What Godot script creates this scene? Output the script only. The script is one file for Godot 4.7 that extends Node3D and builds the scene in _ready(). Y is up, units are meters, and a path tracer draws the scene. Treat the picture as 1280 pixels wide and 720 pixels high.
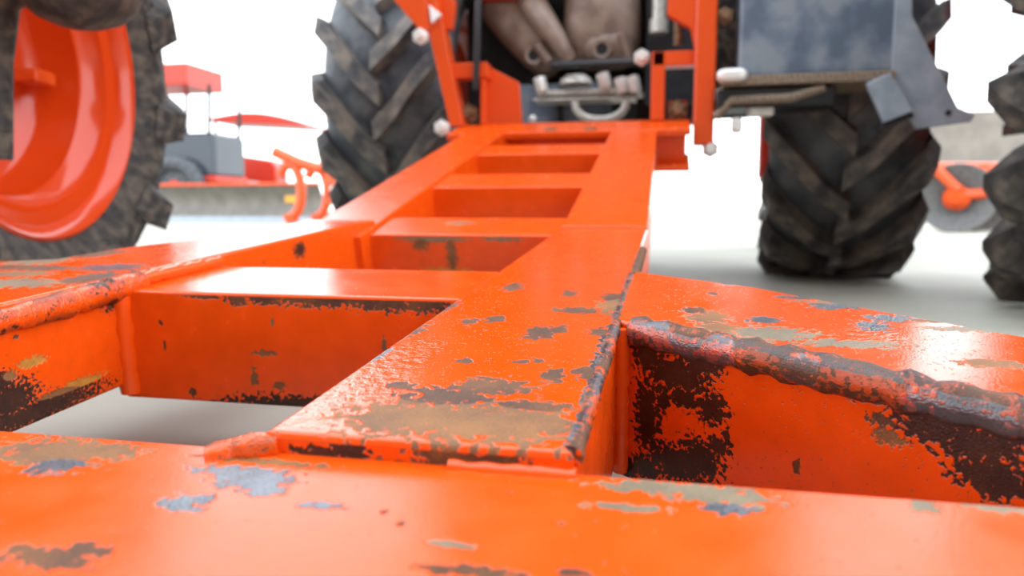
extends Node3D
# An orange implement frame running away to the rear of a tractor, with other farm machines on a bright yard behind.

const NEAR_TILT := 0.07505      # the frame rises 4.3 degrees ...
const FAR_TILT := 0.25482       # ... and 14.6 degrees beyond its bend
var near_plane := Transform3D() # x across, y off the plates, -z along the rails
var far_plane := Transform3D()
var M := {}
var frame: Node3D
var rng := RandomNumberGenerator.new()


# ---------------------------------------------------------------- mesh building
class Mb:
	var s := {}
	var at := 0

	func tri(a: Vector3, b: Vector3, c: Vector3, na: Vector3, nb: Vector3, nc: Vector3, ua := Vector2(), ub := Vector2(), uc := Vector2()) -> void:
		if not s.has(at):
			s[at] = [PackedVector3Array(), PackedVector3Array(), PackedVector2Array()]
		var g: Array = s[at]
		if (b - a).cross(c - a).dot(na + nb + nc) > 0.0:
			g[0].append_array([a, c, b]); g[1].append_array([na, nc, nb]); g[2].append_array([ua, uc, ub])
		else:
			g[0].append_array([a, b, c]); g[1].append_array([na, nb, nc]); g[2].append_array([ua, ub, uc])

	func quad(p: Array, n: Array, u: Array) -> void:
		tri(p[0], p[1], p[2], n[0], n[1], n[2], u[0], u[1], u[2])
		tri(p[0], p[2], p[3], n[0], n[2], n[3], u[0], u[2], u[3])

	func mesh(mats: Array) -> ArrayMesh:
		var out := ArrayMesh.new()
		var keys := s.keys()
		keys.sort()
		for k in keys:
			var arrays := []
			arrays.resize(Mesh.ARRAY_MAX)
			arrays[Mesh.ARRAY_VERTEX] = s[k][0]
			arrays[Mesh.ARRAY_NORMAL] = s[k][1]
			arrays[Mesh.ARRAY_TEX_UV] = s[k][2]
			out.add_surface_from_arrays(Mesh.PRIMITIVE_TRIANGLES, arrays)
			out.surface_set_material(out.get_surface_count() - 1, mats[mini(k, mats.size() - 1)])
		return out

	static func inset(poly: PackedVector2Array, d: float) -> PackedVector2Array:
		var out := PackedVector2Array()
		var n := poly.size()
		for i in n:
			var e0 := (poly[i] - poly[(i + n - 1) % n]).normalized()
			var e1 := (poly[(i + 1) % n] - poly[i]).normalized()
			var m := (Vector2(-e0.y, e0.x) + Vector2(-e1.y, e1.x)).normalized()
			var c := maxf(0.35, m.dot(Vector2(-e0.y, e0.x)))
			out.append(poly[i] + m * d / c)
		return out

	# A polygon (a, b) laid at heights bot..top with rounded edges: point (a, b) at height h stands at xf * (a, h, -b).
	# o: uv0, uvs (the plate's print), side {edge: [surface, length, depth]}, top_s, side_s (surfaces), k (steps of the rounding)
	func slab(poly_in: PackedVector2Array, top: float, bot: float, bev: float, xf := Transform3D(), o := {}) -> void:
		var poly := poly_in
		if Geometry2D.is_polygon_clockwise(poly):  # Godot tests with y down
			pass
		var area := 0.0
		for i in poly.size():
			area += poly[i].cross(poly[(i + 1) % poly.size()])
		if area < 0.0:
			poly = poly.duplicate()
			poly.reverse()
		var n := poly.size()
		var uv0: Vector2 = o.get("uv0", Vector2.ZERO)
		var uvs: Vector2 = o.get("uvs", Vector2.ONE)
		var k: int = o.get("k", 2) if bev > 0.0 else 0
		var bev_b: float = o.get("bev_b", bev)
		var rings := []   # [polygon, height, t] with t the tilt of the normal from up (0) to out (1) to down (2)
		for i in k + 1:
			var t := float(i) / maxf(1.0, k) * PI / 2 if k else PI / 2
			rings.append([inset(poly, bev * (1.0 - sin(t))), top - bev * (1.0 - cos(t)), t])
		if k == 0:
			rings = [[poly, top, PI / 2]]
		var kb := k if bev_b > 0.0 else 0
		for i in kb + 1:
			var t := PI / 2 + (float(i) / maxf(1.0, kb) * PI / 2 if kb else 0.0)
			rings.append([inset(poly, bev_b * (1.0 - sin(t))) if kb else poly, bot + bev_b * (1.0 + cos(t)) if kb else bot, t])
		var nm := []   # per edge, [normal at its start, at its end]
		for i in n:
			var e := (poly[(i + 1) % n] - poly[i]).normalized()
			nm.append(Vector2(e.y, -e.x))
		var sm := func(i: int, j: int) -> Vector2: return (nm[i] + nm[j]).normalized() if nm[i].dot(nm[j]) > 0.75 else nm[i]
		var put := func(p: Vector2, h: float) -> Vector3: return xf * Vector3(p.x, h, -p.y)
		var dir := func(d: Vector2, t: float) -> Vector3: return (xf.basis * Vector3(d.x * sin(t), cos(t), -d.y * sin(t))).normalized()
		for end in [0, rings.size() - 1]:
			var flat: PackedVector2Array = rings[end][0]
			at = o.get("top_s", 0) if end == 0 else o.get("bottom_s", o.get("side_s", 0))
			var up: Vector3 = (xf.basis * Vector3(0, 1 if end == 0 else -1, 0)).normalized()
			var idx := Geometry2D.triangulate_polygon(flat)
			for i in range(0, idx.size(), 3):
				var q := [flat[idx[i]], flat[idx[i + 1]], flat[idx[i + 2]]]
				tri(put.call(q[0], rings[end][1]), put.call(q[1], rings[end][1]), put.call(q[2], rings[end][1]), up, up, up, (q[0] - uv0) / uvs, (q[1] - uv0) / uvs, (q[2] - uv0) / uvs)
		var along := 0.0
		for i in n:
			var j := (i + 1) % n
			var long := poly[i].distance_to(poly[j])
			var n0: Vector2 = sm.call(i, (i + n - 1) % n)
			var n1: Vector2 = sm.call(i, j)
			for r in rings.size() - 1:
				var A: Array = rings[r]
				var B: Array = rings[r + 1]
				var upper: bool = r < k
				var sd: Array = o.get("side", {}).get(i, [])
				at = o.get("top_s", 0) if upper else (sd[0] if sd else o.get("side_s", 0))
				var P := [put.call(A[0][i], A[1]), put.call(A[0][j], A[1]), put.call(B[0][j], B[1]), put.call(B[0][i], B[1])]
				var N := [dir.call(n0, A[2]), dir.call(n1, A[2]), dir.call(n1, B[2]), dir.call(n0, B[2])]
				var U := []
				if upper:
					U = [(A[0][i] - uv0) / uvs, (A[0][j] - uv0) / uvs, (B[0][j] - uv0) / uvs, (B[0][i] - uv0) / uvs]
				elif sd:
					var flip: bool = sd.size() > 3 and sd[3]
					var x0: float = (long if flip else 0.0) / sd[1]
					var x1: float = (0.0 if flip else long) / sd[1]
					U = [Vector2(x0, (top - A[1]) / sd[2]), Vector2(x1, (top - A[1]) / sd[2]), Vector2(x1, (top - B[1]) / sd[2]), Vector2(x0, (top - B[1]) / sd[2])]
				else:
					U = [Vector2(along, top - A[1]) / 0.4, Vector2(along + long, top - A[1]) / 0.4, Vector2(along + long, top - B[1]) / 0.4, Vector2(along, top - B[1]) / 0.4]
				quad(P, N, U)
			along += long

	func box(size: Vector3, xf := Transform3D(), bev := 0.004) -> void:
		var x := size.x / 2
		var z := size.z / 2
		var c := minf(bev, minf(x, z) * 0.6)
		slab(PackedVector2Array([Vector2(-x + c, -z), Vector2(x - c, -z), Vector2(x, -z + c), Vector2(x, z - c), Vector2(x - c, z), Vector2(-x + c, z), Vector2(-x, z - c), Vector2(-x, -z + c)]), size.y / 2, -size.y / 2, minf(c, size.y * 0.4), xf, {"k": 1})

	# A profile of (radius, x) turned about the x axis.
	func lathe(profile: Array, seg := 32, xf := Transform3D(), u_times := 1.0) -> void:
		var nrm := []
		for i in profile.size() - 1:
			var d: Vector2 = profile[i + 1] - profile[i]
			nrm.append(Vector2(d.y, -d.x).normalized())
		var run := 0.0
		for i in profile.size() - 1:
			var n0: Vector2 = nrm[i]
			var n1: Vector2 = nrm[i]
			if i > 0 and nrm[i - 1].dot(n0) > 0.7:
				n0 = (n0 + nrm[i - 1]).normalized()
			if i < nrm.size() - 1 and nrm[i + 1].dot(n1) > 0.7:
				n1 = (n1 + nrm[i + 1]).normalized()
			var long: float = profile[i].distance_to(profile[i + 1])
			for k in seg:
				var t0 := TAU * k / seg
				var t1 := TAU * (k + 1) / seg
				var P := []
				var N := []
				for q in [[profile[i], n0, t0], [profile[i], n0, t1], [profile[i + 1], n1, t1], [profile[i + 1], n1, t0]]:
					P.append(xf * Vector3(q[0].y, q[0].x * cos(q[2]), q[0].x * sin(q[2])))
					N.append((xf.basis * Vector3(q[1].y, q[1].x * cos(q[2]), q[1].x * sin(q[2]))).normalized())
				quad(P, N, [Vector2(u_times * k / seg, run), Vector2(u_times * (k + 1) / seg, run), Vector2(u_times * (k + 1) / seg, run + long), Vector2(u_times * k / seg, run + long)])
			run += long

	func tube(path: Array, radii: Array, sides := 8, xf := Transform3D(), squash := 1.0) -> void:
		var rings := []
		var last := Vector3.ZERO
		for i in path.size():
			var d: Vector3 = (path[mini(i + 1, path.size() - 1)] - path[maxi(i - 1, 0)]).normalized()
			var side: Vector3 = (last - d * last.dot(d)).normalized() if last != Vector3.ZERO else d.cross(Vector3.UP if absf(d.y) < 0.9 else Vector3.RIGHT).normalized()
			last = side
			var up := d.cross(side)
			var r: float = radii[mini(i, radii.size() - 1)]
			var ring := []
			for k in sides:
				var t := TAU * k / sides
				var n := side * cos(t) + up * sin(t)
				ring.append([xf * (path[i] + (side * cos(t) + up * sin(t) * squash) * r), (xf.basis * n).normalized()])
			rings.append([ring, xf * path[i], (xf.basis * d).normalized()])
		var run := 0.0
		for i in rings.size() - 1:
			var step: float = rings[i][1].distance_to(rings[i + 1][1])
			for k in sides:
				var j := (k + 1) % sides
				var a: Array = rings[i][0]
				var b: Array = rings[i + 1][0]
				quad([a[k][0], a[j][0], b[j][0], b[k][0]], [a[k][1], a[j][1], b[j][1], b[k][1]], [Vector2(run, float(k) / sides), Vector2(run, float(k + 1) / sides), Vector2(run + step, float(k + 1) / sides), Vector2(run + step, float(k) / sides)])
			run += step
		for e in [[rings[0], -1.0], [rings[-1], 1.0]]:
			var n: Vector3 = e[0][2] * e[1]
			for k in sides:
				tri(e[0][1], e[0][0][k][0], e[0][0][(k + 1) % sides][0], n, n, n)

	func blob(c: Vector3, r: Vector3, xf := Transform3D(), power := 0.7, seg := 20) -> void:
		var f := func(x: float) -> float: return signf(x) * pow(absf(x), power)
		var p := func(i: int, j: int) -> Array:
			var a := PI * i / (seg / 2) - PI / 2
			var b := TAU * j / seg
			var q := Vector3(f.call(cos(a)) * f.call(cos(b)), f.call(sin(a)), f.call(cos(a)) * f.call(sin(b)))
			var n := Vector3(signf(q.x) * pow(absf(q.x), 2.0 / power - 1.0), signf(q.y) * pow(absf(q.y), 2.0 / power - 1.0), signf(q.z) * pow(absf(q.z), 2.0 / power - 1.0)) / r
			return [xf * (c + q * r), (xf.basis * n).normalized() if n.length() > 1e-6 else Vector3.UP]
		for i in seg / 2:
			for j in seg:
				var a: Array = p.call(i, j)
				var b: Array = p.call(i, j + 1)
				var d: Array = p.call(i + 1, j + 1)
				var e: Array = p.call(i + 1, j)
				quad([a[0], b[0], d[0], e[0]], [a[1], b[1], d[1], e[1]], [Vector2(), Vector2(), Vector2(), Vector2()])


func poly(list: Array) -> PackedVector2Array:
	var out := PackedVector2Array()
	for i in range(0, list.size(), 2):
		out.append(Vector2(list[i], list[i + 1]))
	return out


# ---------------------------------------------------------------- nodes
func numbered(called: String) -> String:
	if not has_node(called):
		return called
	var k := 1
	while has_node("%s_%03d" % [called, k]):
		k += 1
	return "%s_%03d" % [called, k]


func thing(called: String, label: String, category: String, at := Vector3.ZERO, turn := 0.0, group := "") -> Node3D:
	var o := Node3D.new()
	o.name = numbered(called)
	add_child(o)
	o.position = at
	o.rotation.y = turn
	o.set_meta("label", label)
	o.set_meta("category", category)
	if group:
		o.set_meta("group", group)
	return o


func part(called: String, b: Mb, mats: Array, parent: Node3D, xf := Transform3D()) -> MeshInstance3D:
	return part_of(called, b.mesh(mats), parent, xf)


func part_of(called: String, m: Mesh, parent: Node3D, xf := Transform3D()) -> MeshInstance3D:
	var o := MeshInstance3D.new()
	o.name = called
	o.mesh = m
	o.transform = xf
	parent.add_child(o, true)
	return o


func moved(x: float, y: float, z: float, turn := Vector3.ZERO) -> Transform3D:
	return Transform3D(Basis.from_euler(turn), Vector3(x, y, z))


# ---------------------------------------------------------------- materials
func plain(r: float, g: float, b: float, rough := 0.5, metal := 0.0) -> StandardMaterial3D:
	var m := StandardMaterial3D.new()
	m.albedo_color = Color(r, g, b).linear_to_srgb()
	m.roughness = rough
	m.metallic = metal
	return m


func noise(seed_: int, freq: float, octaves := 3) -> FastNoiseLite:
	var n := FastNoiseLite.new()
	n.seed = seed_
	n.noise_type = FastNoiseLite.TYPE_SIMPLEX_SMOOTH
	n.frequency = freq
	n.fractal_octaves = octaves
	return n


# Two or three tones in patches, as dust, mud or dirt lies on a thing.
func mottled(tones: Array, tile: float, freq: float, seed_: int, rough := 0.7, metal := 0.0, relief := 0.0) -> StandardMaterial3D:
	var t := NoiseTexture2D.new()
	t.width = 256
	t.height = 256
	t.seamless = true
	t.noise = noise(seed_, freq, 5)
	var ramp := Gradient.new()
	var offs := PackedFloat32Array()
	var cols := PackedColorArray()
	for i in tones.size():
		offs.append(0.25 + 0.5 * i / (tones.size() - 1))
		cols.append(tones[i].linear_to_srgb())
	ramp.offsets = offs
	ramp.colors = cols
	t.color_ramp = ramp
	var m := StandardMaterial3D.new()
	m.albedo_texture = t
	m.uv1_triplanar = true
	m.uv1_scale = Vector3.ONE / tile
	m.roughness = rough
	m.metallic = metal
	if relief > 0.0:
		var h := NoiseTexture2D.new()
		h.width = 256
		h.height = 256
		h.seamless = true
		h.noise = noise(seed_ + 7, freq * 2.0, 4)
		m.heightmap_enabled = true
		m.heightmap_texture = h
		m.heightmap_scale = relief
	return m


# Chipped orange paint over rusty steel. size: metres covered; ppm: texture pixels per metre; patches: [x, y, half width, half height, kind] in metres.
# kinds: 0 rust, 1 bare steel, 2 tan undercoat, 3 lumpy paint, 4 black-brown rust, 5 yellow scrapes, 6 grey primer
const TONES := [[Vector3(58, 33, 20), Vector3(122, 74, 30)], [Vector3(84, 88, 92), Vector3(128, 132, 138)], [Vector3(100, 66, 38), Vector3(146, 96, 48)], [Vector3(), Vector3()], [Vector3(40, 22, 16), Vector3(70, 42, 26)], [Vector3(150, 100, 34), Vector3(206, 150, 60)], [Vector3(108, 96, 76), Vector3(142, 124, 98)]]
const DULL := [[0.62, 0.0], [0.34, 0.75], [0.66, 0.0], [0.25, 0.0], [0.42, 0.1], [0.5, 0.0], [0.45, 0.1]]

func paint(size: Vector2, ppm: float, seed_: int, patches: Array, o := {}) -> StandardMaterial3D:
	var w := int(size.x * ppm)
	var h := int(size.y * ppm)
	var tile: bool = o.get("tile", false)
	var specks: float = o.get("specks", 0.74)
	var all_lump: float = o.get("lump", 0.04)
	var grain: float = o.get("grain", 1.0)
	var pics := []
	for q in [[0.009 * grain, 4], [0.0022 * grain, 2], [0.045 * grain, 3]]:
		var nz := noise(seed_ + pics.size() * 31, 1.0 / (q[0] * ppm), q[1])
		pics.append((nz.get_seamless_image(w, h) if tile else nz.get_image(w, h)).get_data())
	var na: PackedByteArray = pics[0]
	var nb: PackedByteArray = pics[1]
	var nc: PackedByteArray = pics[2]
	var field := PackedFloat32Array()
	field.resize(w * h)
	field.fill(-9.0)
	var kinds := PackedByteArray()
	kinds.resize(w * h)
	var lumps := PackedFloat32Array()
	lumps.resize(w * h)
	lumps.fill(all_lump)
	for p in patches:
		var kind: int = p[4]
		var reach := 1.0 if kind == 3 else 1.7
		for y in range(maxi(0, int((p[1] - p[3] * reach) * ppm)), mini(h, int((p[1] + p[3] * reach) * ppm) + 1)):
			var dy: float = (y / ppm - p[1]) / p[3]
			for x in range(maxi(0, int((p[0] - p[2] * reach) * ppm)), mini(w, int((p[0] + p[2] * reach) * ppm) + 1)):
				var dx: float = (x / ppm - p[0]) / p[2]
				var f := 1.0 - sqrt(dx * dx + dy * dy)
				var i := y * w + x
				if kind == 3:
					lumps[i] = maxf(lumps[i], minf(1.0, f * 2.5))
				elif f > field[i]:
					field[i] = f
					kinds[i] = kind
	var base: Vector3 = o.get("base", Vector3(228, 79, 9))
	var rough0: float = o.get("rough", 0.24)
	var speck_kind: int = o.get("speck_kind", 0)
	var rgb := PackedByteArray()
	rgb.resize(w * h * 3)
	var hrm := PackedByteArray()
	hrm.resize(w * h * 3)
	var j := 0
	for i in w * h:
		var a := na[i] / 128.0 - 1.0
		var b := nb[i] / 128.0 - 1.0
		var f := field[i] + a * 0.75 + b * 0.22
		var kind := kinds[i]
		var s := a * 0.55 + b * 0.6 - specks
		if s > 0.0 and s > f:
			f = s * 2.0
			kind = speck_kind
		var l := lumps[i]
		var c := nc[i] / 255.0
		var high := 168.0 + b * 4.0 + l * (a * 42.0 + b * 12.0)
		if f > 0.0:
			var t := minf(1.0, f / 0.05)
			var lo: Vector3 = TONES[kind][0]
			var k := clampf(0.5 + b * 0.55 + (c - 0.5) * 0.8, 0.0, 1.0)
			var col: Vector3 = lo + (TONES[kind][1] - lo) * k
			col = base + (col - base) * t
			rgb[j] = int(col.x); rgb[j + 1] = int(col.y); rgb[j + 2] = int(col.z)
			high += t * (-60.0 + b * 14.0 + a * 10.0)
			hrm[j + 1] = int(255.0 * (rough0 + (DULL[kind][0] + b * 0.12 - rough0) * t))
			hrm[j + 2] = int(255.0 * DULL[kind][1] * t)
		else:
			var v := 1.0 + (c - 0.5) * 0.07 + b * 0.012
			rgb[j] = int(minf(255.0, base.x * v)); rgb[j + 1] = int(base.y * v); rgb[j + 2] = int(base.z * v)
			hrm[j + 1] = int(255.0 * (rough0 + (c - 0.5) * 0.1))
		hrm[j] = int(clampf(high, 0.0, 255.0))
		j += 3
	var m := StandardMaterial3D.new()
	m.albedo_texture = ImageTexture.create_from_image(Image.create_from_data(w, h, false, Image.FORMAT_RGB8, rgb))
	var extra := ImageTexture.create_from_image(Image.create_from_data(w, h, false, Image.FORMAT_RGB8, hrm))
	m.roughness = 1.0
	m.roughness_texture = extra
	m.roughness_texture_channel = BaseMaterial3D.TEXTURE_CHANNEL_GREEN
	m.metallic = 1.0
	m.metallic_texture = extra
	m.metallic_texture_channel = BaseMaterial3D.TEXTURE_CHANNEL_BLUE
	m.heightmap_enabled = true
	m.heightmap_texture = extra
	m.heightmap_scale = o.get("relief", 0.16)
	if tile:
		m.uv1_triplanar = true
		m.uv1_scale = Vector3(1.0 / size.x, 1.0 / size.y, 1.0 / size.x)
	return m


func make_materials() -> void:
	M.paint = paint(Vector2(0.4, 0.4), 1280, 3, [], {"tile": true, "specks": 0.8})
	M.smooth = paint(Vector2(0.4, 0.4), 1280, 57, [[0.1, 0.1, 0.03, 0.012, 6], [0.3, 0.22, 0.02, 0.01, 0]], {"tile": true, "specks": 0.7, "lump": 0.015, "rough": 0.17, "speck_kind": 0, "relief": 0.08})
	M.worn = paint(Vector2(0.2, 0.2), 2200, 17, [[0.05, 0.05, 0.04, 0.014, 6], [0.15, 0.13, 0.03, 0.012, 6], [0.1, 0.17, 0.02, 0.01, 2]], {"tile": true, "specks": 0.6, "lump": 0.1, "rough": 0.18, "speck_kind": 6})
	M.bead = paint(Vector2(0.1, 0.1), 4000, 29, [[0.05, 0.05, 0.2, 0.2, 0]], {"tile": true, "specks": 0.1, "lump": 0.9, "relief": 0.22})
	M.bead_paint = paint(Vector2(0.1, 0.1), 4000, 37, [[0.02, 0.03, 0.028, 0.02, 4], [0.07, 0.075, 0.03, 0.018, 0], [0.085, 0.025, 0.02, 0.018, 4]], {"tile": true, "specks": 0.42, "lump": 0.9, "relief": 0.3})
	M.steel_bead = paint(Vector2(0.1, 0.1), 4000, 41, [[0.017, 0.017, 0.027, 0.026, 1], [0.05, 0.014, 0.026, 0.026, 0], [0.084, 0.026, 0.027, 0.018, 4], [0.014, 0.05, 0.025, 0.027, 4], [0.05, 0.048, 0.027, 0.025, 1], [0.085, 0.052, 0.026, 0.026, 0], [0.018, 0.085, 0.026, 0.018, 0], [0.05, 0.083, 0.026, 0.027, 4], [0.084, 0.085, 0.027, 0.026, 1]], {"tile": true, "specks": 0.3, "lump": 0.6, "relief": 0.16, "grain": 0.5})
	M.orange = plain(0.66, 0.07, 0.006, 0.3)
	M.rim = plain(0.6, 0.05, 0.005, 0.16)
	M.dull_orange = mottled([Color(0.6, 0.06, 0.006), Color(0.75, 0.09, 0.008)], 0.5, 0.02, 5, 0.38)
	M.red = plain(0.55, 0.03, 0.01, 0.35)
	M.rubber = mottled([Color(0.02, 0.025, 0.032), Color(0.05, 0.058, 0.068), Color(0.095, 0.098, 0.1)], 0.5, 0.02, 8, 0.45, 0.0, 0.2)
	M.lug = mottled([Color(0.03, 0.031, 0.034), Color(0.1, 0.092, 0.085), Color(0.2, 0.165, 0.13)], 0.4, 0.02, 9, 0.55, 0.0, 0.2)
	M.muddy = mottled([Color(0.014, 0.013, 0.013), Color(0.035, 0.029, 0.025), Color(0.11, 0.085, 0.06)], 0.3, 0.025, 10, 0.7, 0.0, 0.4)
	M.cast = mottled([Color(0.16, 0.105, 0.08), Color(0.24, 0.17, 0.13), Color(0.3, 0.22, 0.17)], 0.3, 0.012, 11, 0.42)
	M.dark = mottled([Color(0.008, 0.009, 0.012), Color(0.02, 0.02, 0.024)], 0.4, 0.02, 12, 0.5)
	M.black = plain(0.006, 0.006, 0.008, 0.45)
	M.zinc = mottled([Color(0.5, 0.49, 0.44), Color(0.68, 0.66, 0.6)], 0.1, 0.02, 13, 0.35, 0.25)
	M.bolt = plain(0.8, 0.79, 0.75, 0.3, 0.25)
	M.rust = mottled([Color(0.07, 0.035, 0.02), Color(0.16, 0.08, 0.035), Color(0.26, 0.15, 0.06)], 0.08, 0.02, 14, 0.6, 0.0, 0.1)
	M.blue_steel = mottled([Color(0.085, 0.115, 0.16), Color(0.13, 0.165, 0.215), Color(0.2, 0.23, 0.26)], 0.35, 0.012, 15, 0.4)
	M.pale_steel = mottled([Color(0.3, 0.36, 0.42), Color(0.4, 0.46, 0.52)], 0.3, 0.015, 16, 0.35, 0.3)
	M.rusty_lip = mottled([Color(0.11, 0.08, 0.055), Color(0.2, 0.15, 0.1), Color(0.3, 0.22, 0.15)], 0.06, 0.03, 18, 0.6, 0.0, 0.1)
	M.white = plain(0.8, 0.8, 0.78, 0.4)
	M.concrete = mottled([Color(0.32, 0.315, 0.255), Color(0.35, 0.345, 0.28), Color(0.38, 0.375, 0.31)], 3.0, 0.02, 19, 0.75)
	M.wall = mottled([Color(0.2, 0.175, 0.15), Color(0.25, 0.22, 0.185)], 2.0, 0.015, 20, 0.9)
	M.roof = plain(0.32, 0.32, 0.31, 0.7)
	M.blade = mottled([Color(0.13, 0.115, 0.095), Color(0.15, 0.135, 0.11), Color(0.175, 0.16, 0.135)], 1.2, 0.012, 21, 0.5)
	M.disc = mottled([Color(0.09, 0.095, 0.095), Color(0.14, 0.14, 0.135)], 0.3, 0.02, 22, 0.45, 0.2)
	M.glass_dark = plain(0.03, 0.042, 0.055, 0.15)
	M.yellow = plain(0.75, 0.35, 0.03, 0.5)
	M.grey = plain(0.42, 0.42, 0.42, 0.5)


# ---------------------------------------------------------------- the implement frame
func put(called: String, b: Mb, mats: Array, where: Transform3D) -> MeshInstance3D:
	return part(called, b, mats, frame, frame.transform.affine_inverse() * where)


func bead(called: String, path: Array, r: float, seed_: int, m: Material, where: Transform3D, rough_ := 0.35) -> void:
	rng.seed = seed_
	var pts := []
	var radii := []
	var steps := maxi(6, int(Curve3D_length(path) / (r * 0.8)))
	for i in steps + 1:
		var f := float(i) / steps * (path.size() - 1)
		var k := mini(int(f), path.size() - 2)
		pts.append(path[k].lerp(path[k + 1], f - k))
		radii.append(r * (1.0 + rough_ * (rng.randf() - 0.5) + 0.1 * sin(i * 1.9)))
	var b := Mb.new()
	b.tube(pts, radii, 10)
	put(called, b, [m], where)


func Curve3D_length(path: Array) -> float:
	var l := 0.0
	for i in path.size() - 1:
		l += path[i].distance_to(path[i + 1])
	return l


func build_frame() -> void:
	frame = thing("implement_frame", "chipped orange steel implement frame with rails and cross bars running to the tractor", "implement frame", Vector3(-0.28, 0.0, -0.9))
	var rail_mat := paint(Vector2(0.14, 0.83), 2300, 101, [[0.0062, 0.256, 0.0129, 0.0231, 0], [0.0068, 0.1886, 0.0122, 0.025, 0], [0.0103, 0.134, 0.0082, 0.0147, 1], [0.0883, 0.1926, 0.009, 0.0169, 0], [0.0984, 0.202, 0.0036, 0.0098, 0], [0.0418, 0.3337, 0.0073, 0.0169, 0], [0.0889, 0.3133, 0.0057, 0.0123, 0], [0.1008, 0.256, 0.0153, 0.0099, 0], [0.0399, 0.2145, 0.0063, 0.0085, 0], [0.0544, 0.2233, 0.0064, 0.0088, 0], [0.1247, 0.2801, 0.0116, 0.0323, 2], [0.1203, 0.3021, 0.0077, 0.0176, 0], [0.1236, 0.1206, 0.0073, 0.0115, 0], [0.1263, 0.1817, 0.0038, 0.0317, 1], [0.1259, 0.1344, 0.0034, 0.0248, 1], [0.1268, 0.0915, 0.0027, 0.0236, 1], [0.1282, 0.045, 0.0026, 0.0237, 1], [0.0693, 0.0766, 0.0201, 0.0132, 0], [0.0866, 0.0915, 0.0155, 0.011, 0], [0.1067, 0.0696, 0.0159, 0.0066, 0], [0.0785, 0.0948, 0.0088, 0.0113, 0], [0.0892, 0.0500, 0.045, 0.022, 2], [0.0601, 0.0491, 0.026, 0.02, 2], [0.1075, 0.0527, 0.0197, 0.014, 2], [0.1081, 0.1118, 0.0054, 0.0122, 0], [0.044, 0.0869, 0.0071, 0.0055, 0], [0.0613, 0.13, 0.0047, 0.0042, 0], [0.0889, 0.1328, 0.0039, 0.0042, 0], [0.0971, 0.1356, 0.0031, 0.0042, 0], [0.1225, 0.1996, 0.008, 0.0095, 0], [0.1304, 0.5179, 0.0038, 0.0814, 0], [0.0157, 0.0906, 0.0365, 0.0528, 3], [0.0321, 0.1421, 0.0165, 0.0459, 3], [0.0207, 0.0532, 0.0227, 0.0272, 3]], {"specks": 0.52, "rough": 0.15, "grain": 0.8})
	var beam_mat := paint(Vector2(0.46, 0.17), 2600, 211, [[0.1619, 0.1326, 0.015, 0.0081, 1], [0.1542, 0.1378, 0.0196, 0.0048, 1], [0.1494, 0.1136, 0.0084, 0.006, 1], [0.1936, 0.1194, 0.007, 0.0025, 1], [0.17, 0.1266, 0.0079, 0.0044, 1], [0.0745, 0.1417, 0.026, 0.0133, 2], [0.0835, 0.1322, 0.0117, 0.0086, 1], [0.0928, 0.1449, 0.0152, 0.0081, 2], [0.133, 0.077, 0.0167, 0.005, 0], [0.1401, 0.0822, 0.0068, 0.0037, 0], [0.2995, 0.1511, 0.023, 0.0054, 6], [0.3169, 0.1484, 0.0174, 0.0069, 6], [0.3188, 0.14, 0.0077, 0.0043, 1], [0.2875, 0.1354, 0.0133, 0.0026, 6], [0.3775, 0.1528, 0.0043, 0.0051, 6], [0.3993, 0.1552, 0.0094, 0.0039, 6], [0.2506, 0.0921, 0.0125, 0.0029, 0], [0.2404, 0.1039, 0.0062, 0.0017, 6], [0.2765, 0.0962, 0.0045, 0.0019, 0], [0.1577, 0.1474, 0.0246, 0.0026, 2], [0.2152, 0.119, 0.001, 0.0015, 0], [0.2696, 0.1213, 0.0012, 0.0014, 0], [0.2228, 0.1127, 0.0012, 0.0014, 0]], {"specks": 0.7, "grain": 0.7, "rough": 0.22})
	beam_mat.metallic_specular = 0.42
	var arm_mat := paint(Vector2(0.28, 0.42), 2200, 307, [[0.0629, 0.216, 0.0124, 0.0182, 2], [0.0554, 0.2363, 0.008, 0.0099, 0], [0.0953, 0.2139, 0.0102, 0.0089, 1], [0.0935, 0.1793, 0.0258, 0.0172, 6], [0.0684, 0.1891, 0.0134, 0.0121, 2], [0.1424, 0.2608, 0.0149, 0.0106, 1], [0.154, 0.2056, 0.0096, 0.0125, 1], [0.1675, 0.2286, 0.0137, 0.0091, 1], [0.1965, 0.2241, 0.028, 0.004, 2], [0.1272, 0.2887, 0.0159, 0.0059, 1], [0.1311, 0.162, 0.0281, 0.0086, 6], [0.0692, 0.2962, 0.0033, 0.0062, 0], [0.1878, 0.1332, 0.0143, 0.0072, 2], [0.1474, 0.1818, 0.0187, 0.034, 3], [0.03, 0.39, 0.02, 0.006, 0], [0.10, 0.335, 0.02, 0.006, 1], [0.15, 0.275, 0.03, 0.006, 2], [0.21, 0.205, 0.03, 0.006, 6]], {"specks": 0.56, "rough": 0.17, "grain": 0.8})
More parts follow.
